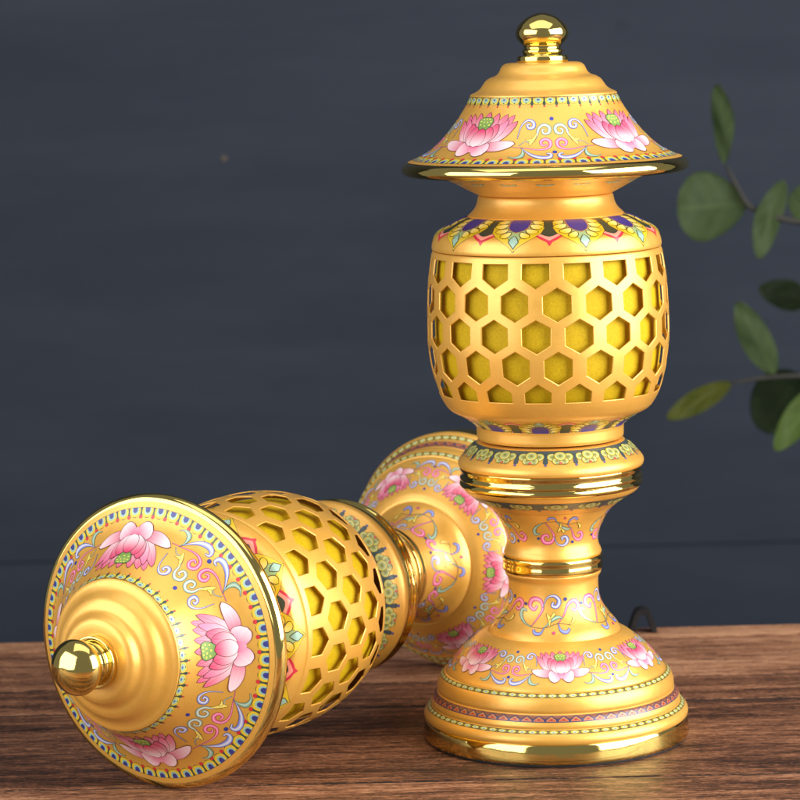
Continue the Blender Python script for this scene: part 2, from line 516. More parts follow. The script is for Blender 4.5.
class Mesh:
    """One mesh: lathe shell in slot 0, painted enamel decoration in slot 1."""

    def __init__(self, name, surf, mat):
        self.name, self.surf, self.mat = name, surf, mat
        self.v, self.f, self.fm, self.col = [], [], [], []
        self.layer = 0
        self.x0 = self.s0 = 0.0
        self.k = 1.0
        self.flip = 1.0
        self.mirror = 1.0

    def lathe(self):
        base = len(self.v)
        P = self.surf.p
        ring = []
        for q in P:
            if q.x < 1e-4:
                ring.append([len(self.v)])
                self.v.append((0, 0, q.y * 1e-3))
            else:
                ring.append(list(range(len(self.v), len(self.v) + SEG)))
                for k in range(SEG):
                    a = 2 * math.pi * k / SEG
                    self.v.append((q.x * math.sin(a) * 1e-3, -q.x * math.cos(a) * 1e-3, q.y * 1e-3))
        for i in range(len(P) - 1):
            A, B = ring[i], ring[i + 1]
            for k in range(SEG):
                k2 = (k + 1) % SEG
                if len(A) == 1 and len(B) == 1: continue
                if len(A) == 1: f = (A[0], B[k], B[k2])
                elif len(B) == 1: f = (A[k], B[0], A[k2])
                else: f = (A[k], B[k], B[k2], A[k2])
                self.f.append(f)
                self.fm.append(0)
        self.col += [(1, 1, 1)] * (len(self.v) - base)
        return self

    # --- decoration: local coords in mm, x to the right, y towards the finial
    def at(self, phi_deg, s0, scale=1.0, flip=1.0, layer=0, mirror=1.0):
        self.x0, self.s0, self.k, self.flip, self.layer, self.mirror = math.radians(phi_deg), s0, scale, flip, layer, mirror

    def pt(self, x, y, off):
        s = self.s0 - y * self.k * self.flip
        r = max(5.0, self.surf.at(s)[0])
        return self.surf.point(s, self.x0 + self.mirror * x * self.k / r, off)

    def grid(self, rows, cols):
        off = 0.03 + 0.0105 * self.layer
        self.layer += 1
        b = len(self.v)
        n, m = len(rows), len(rows[0])
        for i in range(n):
            for j in range(m):
                self.v.append(self.pt(rows[i][j][0], rows[i][j][1], off))
                self.col.append(cols[i][j])
        for i in range(n - 1):
            for j in range(m - 1):
                a = b + i * m + j
                self.f.append((a, a + 1, a + m + 1, a + m))
                self.fm.append(1)

    def petal(self, base, tip, w, ca, cb, bend=0.0, edge=C(92, 38, 34), lw=0.26, pw=0.62, sk=0.85, n=16, m=9, blunt=0.0, streak=0.12, gamma=1.0):
        bx, by = base
        tx, ty = tip
        dx, dy = tx - bx, ty - by
        L = math.hypot(dx, dy)
        ux, uy = dx / L, dy / L
        nx, ny = -uy, ux

        def sp(t):
            o = bend * L * 4 * t * (1 - t) * 0.5
            return bx + dx * t + nx * o, by + dy * t + ny * o

        def wd(t):
            t = max(0.0, min(1.0, t))
            return w * 0.5 * (math.sin(math.pi * t ** sk) ** pw if 0 < t < 1 else 0.0)

        for pas in (0, 1):
            if pas == 0 and lw <= 0: continue
            rows, cols = [], []
            for i in range(n):
                t = i / (n - 1)
                if pas == 0:
                    e = lw / L
                    tt = -e * 0.6 + t * (1 + 1.9 * e)
                    cx, cy = sp(tt)
                    hw = wd(t) + lw
                    if i in (0, n - 1): hw = lw * 0.35
                else:
                    cx, cy = sp(t)
                    hw = wd(t)
                r_, c_ = [], []
                for j in range(m):
                    u = -1 + 2 * j / (m - 1)
                    r_.append((cx + nx * hw * u, cy + ny * hw * u))
                    if pas == 0:
                        c_.append(edge)
                    else:
                        c = mix(ca, cb, smooth01(t ** gamma))
                        c = mix(c, ca if gamma > 0 else cb, streak * abs(math.sin(u * 5.0)))
                        c_.append(c)
                rows.append(r_)
                cols.append(c_)
            self.grid(rows, cols)

    def path(self, pts, n):
        P = [Vector(q) for q in pts]
        out = []
        for i in range(len(P) - 1):
            a, b = P[i], P[i + 1]
            p0 = P[i - 1] if i else a * 2 - b
            p3 = P[i + 2] if i + 2 < len(P) else b * 2 - a
            k = max(2, int(round(n / (len(P) - 1))))
            for j in range(k):
                t = j / k
                out.append(0.5 * ((2 * a) + (b - p0) * t + (2 * p0 - 5 * a + 4 * b - p3) * t * t + (3 * a - p0 - 3 * b + p3) * t ** 3))
        out.append(P[-1])
        return out

    def stroke(self, pts, w0, w1, w2, c_edge, c_mid=None, line=C(70, 52, 48), lw=0.20, n=26, peak=0.6, c_end=None):
        """Ribbon along a smooth path, width w0 -> w1 (at peak) -> w2, with a fine dark outline."""
        q = self.path(pts, n)
        N = len(q)
        c_mid = c_mid or c_edge
        w1 *= 1.08
        w2 *= 1.25
        line = mix(line, (0.02, 0.015, 0.02), 0.5) if line else None
        for pas in (0, 1):
            if pas == 0 and (line is None or lw <= 0): continue
            rows, cols = [], []
            for i in range(N):
                t = i / (N - 1)
                d = q[min(N - 1, i + 1)] - q[max(0, i - 1)]
                d = d.normalized() if d.length > 1e-9 else Vector((1, 0))
                nx, ny = -d.y, d.x
                w = (w0 + (w1 - w0) * smooth01(t / peak)) if t < peak else (w1 + (w2 - w1) * smooth01((t - peak) / (1 - peak)))
                hw = w * 0.5 + (lw if pas == 0 else 0.0)
                us = (-1, 0, 1) if pas == 0 else (-1, -0.45, 0.15, 0.6, 1)
                ex = d * ((-lw if i == 0 else lw if i == N - 1 else 0) * 0.8) if pas == 0 else Vector((0, 0))
                rows.append([(q[i].x + ex.x + nx * hw * u, q[i].y + ex.y + ny * hw * u) for u in us])
                if pas == 0:
                    cols.append([line] * 3)
                else:
                    ce = mix(c_edge, c_end, t) if c_end else c_edge
                    cols.append([ce, mix(ce, c_mid, 0.25), mix(ce, c_mid, 0.80), mix(ce, c_mid, 0.35), ce])
            self.grid(rows, cols)

    def dot(self, x, y, rx, ry, col, line=C(60, 45, 45), lw=0.15, n=14, core=None):
        for pas in (0, 1):
            if pas == 0 and (line is None or lw <= 0): continue
            e = lw if pas == 0 else 0
            rows, cols = [], []
            for rr in ((0.02, 0.55, 1.0) if pas else (0.02, 1.0)):
                rows.append([(x + (rx + e) * rr * math.cos(2 * math.pi * k / n), y + (ry + e) * rr * math.sin(2 * math.pi * k / n)) for k in range(n + 1)])
                cols.append([line if pas == 0 else (core if core and rr < 0.6 else col)] * (n + 1))
            self.grid(rows, cols)

    def shape(self, prof, col, grow=0.0, m=7, sub=3, col2=None):
        """Symmetric shape from (y, half-width) pairs."""
        rows, cols = [], []
        n = len(prof)
        ys = []
        for i in range(n - 1):
            sub_n = max(sub, int(math.ceil(abs(prof[i + 1][0] - prof[i][0]) * self.k / 0.6)))
            for k in range(sub_n):
                t = k / sub_n
                ys.append((prof[i][0] + (prof[i + 1][0] - prof[i][0]) * t, prof[i][1] + (prof[i + 1][1] - prof[i][1]) * t))
        ys.append(prof[-1])
        sgn = 1 if prof[-1][0] > prof[0][0] else -1
        for i, (y, h) in enumerate(ys):
            yy = y + (grow * sgn if i == len(ys) - 1 else 0)
            hw = max(0.02, h + grow)
            rows.append([(hw * (-1 + 2 * j / (m - 1)), yy) for j in range(m)])
            c = mix(col, col2, i / (len(ys) - 1)) if col2 else col
            cols.append([c] * m)
        self.grid(rows, cols)

    def band(self, s_a, s_b, col, rows_n=4, layer=0):
        off = 0.03 + 0.0105 * layer
        b = len(self.v)
        for i in range(rows_n + 1):
            s = s_a + (s_b - s_a) * i / rows_n
            for k in range(SEG):
                self.v.append(self.surf.point(s, 2 * math.pi * k / SEG, off))
                self.col.append(col)
        for i in range(rows_n):
            for k in range(SEG):
                k2 = (k + 1) % SEG
                self.f.append((b + i * SEG + k, b + (i + 1) * SEG + k, b + (i + 1) * SEG + k2, b + i * SEG + k2))
                self.fm.append(1)

    def build(self, angle=34):
        me = bpy.data.meshes.new(self.name)
        me.from_pydata(self.v, [], self.f)
        me.materials.append(self.mat)
        me.materials.append(PAINT)
        me.polygons.foreach_set('material_index', self.fm)
        me.polygons.foreach_set('use_smooth', [True] * len(self.f))
        at = me.color_attributes.new('paint', 'FLOAT_COLOR', 'POINT')
        flat = []
        for c in self.col:
            flat += [c[0], c[1], c[2], 1.0]
        at.data.foreach_set('color', flat)
        me.set_sharp_from_angle(angle=math.radians(angle))
        me.update()
        return me


# ------------------------------------------------------------------ painted motifs
PINK, PALE, ROSE = C(214, 34, 98), C(250, 222, 226), C(232, 96, 142)
WHITE = C(248, 246, 240)
BLUE, PBLUE, NAVY = C(92, 108, 196), C(170, 180, 226), C(44, 56, 150)
GREEN, PGREEN, DGREEN = C(112, 150, 128), C(196, 220, 196), C(44, 66, 60)
YEL, PYEL = C(232, 196, 40), C(250, 236, 150)
LINE, RED, MAG = C(84, 58, 40), C(206, 44, 52), C(222, 58, 128)


def lotus(M, phi, s0, k):
    M.at(phi, s0, k)
    P = M.petal
    for x in (-15.5, 15.5, -11.5, 11.5, -6.2, 6.2, 0.3):                    # back petals
        P((x * 0.28, 3.0), (x * 1.05, 23.5 - abs(x) * 0.12), 7.0, PALE, PINK, bend=-0.10 * x / 15, pw=0.6, sk=0.7, streak=0.25)
    for sg in (-1, 1):                                                       # wide mid side petals
        P((sg * 4.5, 1.0), (sg * 19.5, 17.5), 7.0, PALE, PINK, bend=-0.14 * sg, sk=0.8, streak=0.25)
        P((sg * 3.0, 1.5), (sg * 14.0, 18.5), 6.4, PALE, ROSE, bend=-0.16 * sg, sk=0.8)
    for sg in (-1, 1):                                                       # low side petals
        P((sg * 2.0, 0.2), (sg * 24.5, 2.2), 7.6, PINK, PALE, bend=-0.10 * sg, sk=1.25, pw=0.55)
    for sg in (-1, 1):                                                       # heart-shaped lower pair
        P((-sg * 1.0, 1.4), (sg * 9.4, -6.4), 11.0, ROSE, PALE, bend=0.20 * sg, sk=1.35, pw=0.5)
    M.shape([(-4.6, 0.5), (-2.0, 2.6), (1.0, 3.4)], mix(ROSE, PALE, .45), m=5, sub=2, col2=ROSE)
    # seed pod
    M.shape([(9.0, 2.2), (12.0, 3.2), (15.5, 4.6), (17.6, 5.0), (19.2, 4.2), (20.0, 2.6)], C(60, 92, 50), grow=0.25)
    M.shape([(9.0, 2.0), (12.0, 3.0), (15.5, 4.4), (17.6, 4.8), (19.0, 4.0), (19.8, 2.4)], C(98, 138, 66), col2=C(150, 180, 96))
    ly = M.layer
    for (x, y) in ((-3, 15.2), (0, 14.6), (3, 15.2), (-3.4, 17.4), (-1.2, 17.0), (1.2, 17.0), (3.4, 17.4), (-1.9, 18.9), (0.2, 18.9), (2.1, 18.9)):
        M.layer = ly
        M.dot(x, y, 0.75, 0.6, C(206, 214, 96), line=C(70, 100, 50), lw=0.18, n=8)
    for sg in (-1, 1):                                                       # petals flanking the pod
        P((sg * 1.5, 0.5), (sg * 9.0, 15.6), 7.4, PALE, PINK, bend=-0.16 * sg, sk=0.95, pw=0.55)
        P((sg * 1.0, 0.3), (sg * 5.6, 13.6), 8.2, PALE, PINK, bend=-0.18 * sg, sk=0.9, pw=0.55)
    P((0, -0.3), (0, 12.6), 8.8, PALE, PINK, sk=0.85, pw=0.5, n=15, streak=0.06)


def scroll_half(M, side):
    """Right half of the scroll group between two lotuses (side = -1 mirrors it)."""
    M.mirror = side
    S = M.stroke
    S([(25, -7), (18, -7.6), (11, -9.2), (6, -9.0), (2.6, -6.8), (2.2, -2.6), (5.0, -0.8), (7.6, -3.0), (6.6, -6.0), (4.4, -5.0)], 0.25, 2.1, 0.9, MAG, C(255, 190, 212), line=C(120, 40, 70))
    S([(21, -5.8), (17, -2.4), (13, -3.5), (9.4, 3.0), (8.2, 7.4), (5.0, 10.0), (1.8, 8.2), (2.2, 4.2), (5.2, 3.2), (6.2, 6.0), (4.6, 6.8)], 0.25, 2.0, 0.8, GREEN, WHITE, line=C(90, 92, 70))
    S([(14.5, -5.6), (13.2, -2.4), (11, 0.6), (9.6, 3.8)], 0.7, 2.2, 0.3, YEL, PYEL, line=LINE, n=14, peak=0.35)
    S([(16.5, -0.6), (14.4, -1.6), (12.4, -0.6)], 0.3, 1.6, 0.4, YEL, PYEL, line=LINE, n=10)
    S([(21.5, 0.0), (19.4, 7.0), (16.8, 11.4), (13.4, 13.4), (10.8, 11.6), (11.2, 8.2), (14.0, 7.6), (14.8, 10.0), (13.2, 10.4)], 0.25, 2.0, 0.9, BLUE, WHITE, line=C(62, 62, 104))
    S([(20, -7.4), (16.6, -11.6), (12.2, -15.6), (7.0, -17.4), (3.2, -16.4), (2.6, -13.6), (5.0, -13.0)], 0.25, 3.3, 0.8, BLUE, WHITE, line=C(62, 62, 104), peak=0.5)
    S([(19.4, -7.8), (19.0, -12.0), (20.6, -15.6), (24.8, -17.2), (28.2, -15.8)], 0.25, 2.4, 0.4, GREEN, PGREEN, line=C(70, 80, 70), peak=0.45)
    M.mirror = 1.0


def scrolls(M, phi, s0, k):
    M.at(phi, s0, k)
    l0 = M.layer
    scroll_half(M, 1)
    M.layer = l0
    scroll_half(M, -1)
    M.layer = l0
    M.dot(0, 14.2, 1.15, 1.25, NAVY, line=C(40, 40, 90))
    M.layer = l0
    M.dot(0, -11.6, 1.35, 1.25, NAVY, line=C(40, 40, 90))


def vine(M, phi, s0, k, flip=1.0):
    """Running vine spray with curls, about 30 mm wide and 20 mm high at k = 1."""
    M.at(phi, s0, k, flip)
    S = M.stroke
    S([(-15, -4), (-9, -7), (-2, -7.5), (5, -5), (11, -6)], 0.35, 0.5, 0.3, C(120, 92, 46), line=None)
    S([(-9, -7), (-5.5, -2), (-3.0, 3.0), (-4.5, 7.2), (-8.6, 7.4), (-10.0, 4.0), (-7.6, 2.2), (-6.0, 4.2)], 0.25, 2.0, 0.9, MAG, C(255, 186, 210), line=C(124, 40, 72))
    S([(-3.0, 3.5), (-1.0, 8.2), (2.6, 9.4), (5.2, 7.0), (4.2, 4.0), (1.8, 4.4), (2.4, 6.2)], 0.25, 1.9, 0.8, BLUE, WHITE, line=C(62, 62, 104))
    S([(5, -5), (8.0, 0.0), (9.6, 4.6), (12.8, 6.6), (15.2, 4.4), (14.0, 1.6), (11.8, 2.4)], 0.25, 1.9, 0.9, MAG, C(255, 186, 210), line=C(124, 40, 72))
    S([(-2, -7.5), (1.4, -3.6), (4.6, -1.6), (7.2, -2.2)], 0.25, 1.7, 0.2, GREEN, PGREEN, line=C(62, 84, 74))
    S([(-9, -7), (-12.6, -5.0), (-15.0, -1.4), (-14.4, 1.8), (-11.8, 1.6)], 0.25, 1.8, 0.8, GREEN, PGREEN, line=C(62, 84, 74))
    S([(-2, -7.5), (-3.6, -10.6), (-6.4, -10.8), (-7.4, -8.8)], 0.25, 1.6, 0.9, BLUE, PBLUE, line=C(62, 62, 104), n=14)
    S([(5, -5), (6.6, -9.0), (9.6, -10.2), (11.0, -8.2)], 0.25, 1.6, 0.9, BLUE, PBLUE, line=C(62, 62, 104), n=14)
    S([(0.6, -6.9), (0.6, -2.6), (-1.0, 0.4)], 0.3, 1.5, 0.2, YEL, PYEL, n=10)
    S([(0.6, -3.0), (2.4, -0.6), (3.0, 1.0)], 0.3, 1.3, 0.2, YEL, PYEL, n=8)
    S([(11, -6), (13.0, -3.6), (12.6, -1.4)], 0.3, 1.4, 0.2, YEL, PYEL, n=8)
    l0 = M.layer
    M.dot(8.4, 7.6, 0.8, 0.8, NAVY)
    M.layer = l0
    M.dot(-12.4, 4.8, 0.75, 0.75, NAVY)
    M.layer = l0
    M.dot(3.0, -10.4, 0.7, 0.7, MAG)


def eave_border(M, s_in, s_out, n):
    """Arches open towards the brim, red dots between them."""
    h = s_out - s_in
    M.band(s_in + h * .32, s_out, C(58, 78, 66), 4, 0)
    M.band(s_out - 0.18, s_out + 0.12, C(96, 62, 24), 1, 1)
    for i in range(n):
        phi = 360.0 * i / n
        M.at(phi, s_out, 1.0, 1.0, 2)
        r = M.surf.at(s_out)[0]
        w = 2 * math.pi * r / n
        a = w * 0.43
        M.shape([(0.1, a), (h * .35, a), (h * .62, a * .86), (h * .80, a * .58), (h * .93, a * .12)], C(70, 52, 30), grow=0.14, m=5, sub=1)
        M.shape([(0.1, a * .94), (h * .35, a), (h * .60, a * .92), (h * .76, a * .68), (h * .86, a * .34), (h * .9, a * .1)], C(224, 190, 44), m=5, sub=1)
        M.shape([(0.1, a * .64), (h * .40, a * .62), (h * .58, a * .46), (h * .68, a * .1)], C(150, 186, 168), m=5, sub=1)
        M.shape([(0.1, a * .42), (h * .30, a * .40), (h * .42, a * .28), (h * .50, a * .06)], C(46, 54, 130), m=5, sub=1)
        M.at(phi + 180.0 / n, s_out, 1.0, 1.0, 2)
        M.dot(0, h * .84, w * .13, w * .13, RED, lw=0.08, n=8)


def crown_border(M, s_in, s_out, n):
    """Row of bead motifs with small drops hanging towards the brim."""
    h = s_out - s_in
    M.band(s_in - 0.25, s_in + 0.1, C(74, 54, 26), 1, 0)
    for i in range(n):
        phi = 360.0 * i / n
        M.at(phi, s_in, 1.0, 1.0, 1)
        r = M.surf.at((s_in + s_out) / 2)[0]
        w = 2 * math.pi * r / n
        M.dot(0, -h * .36, w * .47, h * .36, C(214, 192, 66), line=C(84, 72, 40), lw=0.16, n=12)
        M.dot(0, -h * .30, w * .30, h * .24, C(160, 190, 160), line=C(104, 110, 70), lw=0.1, n=10)
        M.dot(0, -h * .24, w * .14, h * .11, C(80, 98, 150), lw=0, n=8)
        M.at(phi + 180.0 / n, s_in, 1.0, 1.0, 5)
        M.shape([(0, .3), (-h * .3, .3), (-h * .58, .72), (-h * .76, .66), (-h * .86, .2)], DGREEN, m=5, sub=1)
        M.dot(0, -h * .96, .50, .44, RED, lw=0, n=8)


def panel_band(M, phi0, s0, k, ky, n, flip=1.0):
    """Lotus-petal panels with blue hearts, dark green tongues edged in red between them."""
    for i in range(n):
        M.at(phi0 + 360.0 * (i + .5) / n, s0, k, flip)
        y = lambda v: v * ky
        M.shape([(y(0), 3.6), (y(-7), 4.0), (y(-10.5), 6.6), (y(-13.5), 6.4), (y(-15.4), 3.6), (y(-16.4), 1.4), (y(-18.0), .2)], C(200, 44, 62), m=7)
        M.shape([(y(0), 3.4), (y(-7), 3.6), (y(-10.5), 5.6), (y(-12.8), 5.4), (y(-14.4), 2.8), (y(-15.6), .3)], C(238, 150, 130), m=7)
        M.shape([(y(0), 2.9), (y(-6), 2.9), (y(-9.2), 4.6), (y(-11.6), 4.4), (y(-13), 2.2), (y(-13.6), .4)], C(46, 62, 50), m=7)
    for i in range(n):
        M.at(phi0 + 360.0 * i / n, s0, k, flip, 4)
        out = [(y(0), 9.4), (y(-3), 11.0), (y(-7), 12.6), (y(-11), 12.2), (y(-14), 9.6), (y(-16.6), 5.4), (y(-18.6), 2.0), (y(-20.4), .05)]
        M.shape(out, C(66, 58, 28), grow=0.32, m=9)
        M.shape(out, C(214, 180, 36), m=9)
        inn = [(y(0), 7.4), (y(-4), 7.0), (y(-8), 5.6), (y(-11), 4.4), (y(-14), 3.2), (y(-16.2), 2.0), (y(-18.6), .1)]
        M.shape(inn, C(70, 74, 44), grow=0.25, m=7)
        M.shape(inn, C(158, 184, 128), m=7)
        l0 = M.layer
        for sg in (-1, 1):                                  # scalloped leaf lobes with dark lines
            M.layer = l0
            M.petal((sg * 11.4, y(-3.4)), (sg * 5.6, y(-1.2)), 3.0 * ky, YEL, PYEL, bend=.2 * sg, edge=C(66, 58, 28), lw=.36, n=9, m=5)
            M.petal((sg * 12.2, y(-6.6)), (sg * 5.4, y(-4.8)), 3.2 * ky, YEL, PYEL, bend=.2 * sg, edge=C(66, 58, 28), lw=.36, n=9, m=5)
            M.petal((sg * 10.6, y(-10.6)), (sg * 4.4, y(-8.2)), 3.2 * ky, YEL, PYEL, bend=.2 * sg, edge=C(66, 58, 28), lw=.36, n=9, m=5)
            M.petal((sg * 7.2, y(-14.0)), (sg * 2.4, y(-10.8)), 2.9 * ky, YEL, PYEL, bend=.2 * sg, edge=C(66, 58, 28), lw=.36, n=9, m=5)
        hrt = [(y(0), 4.6), (y(-4), 5.0), (y(-7), 4.6), (y(-9), 3.2), (y(-10.2), 1.4), (y(-10.6), .1)]
        M.shape(hrt, C(196, 130, 60), grow=0.5, m=7)
        M.shape(hrt, C(60, 56, 148), m=7, col2=C(44, 40, 122))
        M.shape([(y(-13.0), .1), (y(-14.6), 1.6), (y(-16.4), 2.5), (y(-17.8), 1.2), (y(-19.2), .05)], C(70, 74, 44), grow=0.2, m=5)
        M.shape([(y(-13.2), .1), (y(-14.8), 1.4), (y(-16.4), 2.2), (y(-17.6), 1.0), (y(-18.8), .05)], C(150, 184, 164), m=5)


def cloud_band(M, s_a, s_b, n, phi0, k, flip=1.0):
    """Cloud-head motifs on a dark ground, drops between them."""
    M.band(s_a, s_a + (s_b - s_a) * .62, C(62, 80, 84), 5, 0)
    M.band(s_a - .2, s_a + .1, C(40, 46, 48), 1, 1)
    mid = (s_a + s_b) / 2
    for i in range(n):
        M.at(phi0 + 360.0 * i / n, mid, k, flip, 2)
        for (x, y, r) in ((-4.2, .4, 2.7), (4.2, .4, 2.7), (-2.0, -2.2, 2.3), (2.0, -2.2, 2.3), (0, 1.0, 3.1)):
            M.dot(x, y, r, r * .9, C(206, 190, 84), line=C(74, 76, 50), lw=.28, n=14)
            M.dot(x, y, r * .72, r * .64, C(172, 196, 148), line=None, n=12)
            M.dot(x, y, r * .46, r * .40, C(212, 196, 90), line=C(96, 100, 66), lw=.14, n=10, core=C(122, 132, 80))
        M.dot(0, -3.6, .8, .7, C(214, 96, 84), n=8)
        M.at(phi0 + 360.0 * (i + .5) / n, mid, k, flip, 3)
        M.shape([(2.6, 1.2), (0, .8), (-2.2, 1.4), (-3.6, 1.3), (-4.6, .2)], C(56, 74, 80), m=5, sub=2)
        M.dot(0, -4.9, .8, .6, C(92, 90, 150), lw=.1, n=8)


def bead_border(M, s_a, s_b, n):
    h = s_b - s_a
    M.band(s_a, s_b, C(104, 96, 52), 3, 0)
    M.band(s_a - .12, s_a + .12, C(60, 50, 34), 1, 1)
    M.band(s_b - .12, s_b + .12, C(60, 50, 34), 1, 1)
    r = M.surf.at((s_a + s_b) / 2)[0]
    w = 2 * math.pi * r / n
    for i in range(n):
        M.at(360.0 * i / n, (s_a + s_b) / 2, 1, 1, 2)
        M.dot(0, 0, w * .40, h * .44, C(206, 192, 78), line=C(72, 70, 44), lw=.1, n=12)
        M.dot(0, -h * .04, w * .24, h * .27, C(178, 206, 172), line=None, n=10)
        M.dot(0, -h * .12, w * .11, h * .13, C(102, 116, 150), line=None, n=8)


def tooth_border(M, s_a, s_b, n):
    h = s_b - s_a
    M.band(s_a, s_b, C(96, 60, 52), 4, 0)
    M.band(s_a + h * .5, s_b, C(70, 56, 84), 3, 1)
    M.band(s_b - .3, s_b + .05, C(56, 48, 90), 1, 2)
    r = M.surf.at((s_a + s_b) / 2)[0]
    w = 2 * math.pi * r / n
    for i in range(n):
        M.at(360.0 * i / n, s_b, 1, 1, 3)
        M.shape([(h * .1, w * .46), (h * .34, w * .42), (h * .6, w * .2), (h * .84, .03)], C(52, 48, 98), grow=.1, m=5, sub=2)
        M.shape([(h * .12, w * .42), (h * .34, w * .36), (h * .58, w * .15), (h * .76, .03)], C(184, 122, 70), m=5, sub=2)
        M.dot(0, h * .34, w * .16, h * .14, C(168, 46, 40), lw=.05, n=8)
        M.dot(-w * .24, h * .22, w * .08, h * .08, C(196, 60, 50), lw=0, n=6)
        M.dot(w * .24, h * .22, w * .08, h * .08, C(196, 60, 50), lw=0, n=6)
        M.at(360.0 * (i + .5) / n, s_b, 1, 1, 3)
        M.shape([(h * .96, w * .40), (h * .74, w * .28), (h * .5, .03)], C(128, 76, 54), m=5, sub=2)


# ------------------------------------------------------------------ lamp parts
def plain_part(key, mat, name):
    return Mesh(name, Surf(key), mat).lathe().build()


def crown_mesh():
    sf = Surf('crown')
    M = Mesh('canopy', sf, SATIN).lathe()
    s_top = sf.s_at_z(321.66)
    s_bot = sf.s_at_z(291.16)
    crown_border(M, s_top + .4, s_top + 5.4, 40)
    eave_border(M, s_bot - 5.4, s_bot, 54)
    span = s_bot - s_top
    for i in range(4):
        lotus(M, 90 * i, s_bot - 14.2, 0.88)
        scrolls(M, 90 * i + 45, s_bot - 19.6, 0.80)
    return M.build()


def under_mesh():
    sf = Surf('under')
    M = Mesh('canopy_underside', sf, SATIN).lathe()
    n = 16
    for i in range(n):
        M.at(360.0 * i / n, sf.s_at_z(280.36), 1.0, -1.0)
        M.petal((-4.6, 0.4), (0, 2.2), 1.4, GREEN, PGREEN, edge=C(60, 84, 60), lw=.15, n=8, m=4)
        M.petal((4.6, 0.4), (0, 2.2), 1.4, GREEN, PGREEN, edge=C(60, 84, 60), lw=.15, n=8, m=4)
        M.dot(0, 1.0, .8, .7, C(214, 190, 80), n=8)
    return M.build()


def shoulder_mesh():
    sf = Surf('shoulder')
    M = Mesh('shoulder', sf, SATIN).lathe()
    panel_band(M, 19.5, 3.6, 1.0, 1.16, 10)
    return M.build()


def bowl_mesh():
    sf = Surf('bowl')
    M = Mesh('bowl', sf, SATIN).lathe()
    panel_band(M, -7.0, sf.len - 0.1, 0.84, 0.74, 10, -1.0)
    return M.build()


def bead_mesh():
    sf = Surf('bead')
    M = Mesh('bead', sf, SATIN).lathe()
    s_a = sf.s_at_z(150.06)
    cloud_band(M, s_a, s_a + 9.0, 18, 6.5, 0.92)
    return M.build()


def bead_under_mesh():
    sf = Surf('bead_under')
    M = Mesh('bead_underside', sf, SATIN).lathe()
    s_a = sf.s_at_z(124.76)
    cloud_band(M, s_a, s_a + 7.6, 14, 3.0, 0.86)
    M.band(s_a + 4.0, s_a + 7.0, C(62, 80, 84), 3, 0)
    return M.build()


def stem_mesh():
    sf = Surf('stem')
    M = Mesh('stem', sf, SATIN).lathe()
    for i in range(5):
        vine(M, 72 * i + 8, sf.s_at_z(108.26), 0.82, -1.0)
    return M.build()


def column_mesh():
    sf = Surf('column')
    M = Mesh('column', sf, SATIN).lathe()
    for i in range(5):
        vine(M, 72 * i - 6, sf.s_at_z(66.76), 0.98)
    return M.build()


def plinth_mesh():
    sf = Surf('plinth')
    M = Mesh('plinth', sf, SATIN).lathe()
    for i in range(6):
        lotus(M, 60 * i, sf.s_at_z(42.4), 0.58)
        scrolls(M, 60 * i + 30, sf.s_at_z(45.36), 0.58)
    s = sf.s_at_z(34.16)
    bead_border(M, s + .35, s + 2.5, 72)
    s = sf.s_at_z(24.61)
    tooth_border(M, s + .5, s + 4.2, 64)
    s = sf.s_at_z(17.66)
    bead_border(M, s + .35, s + 2.5, 78)
    return M.build()


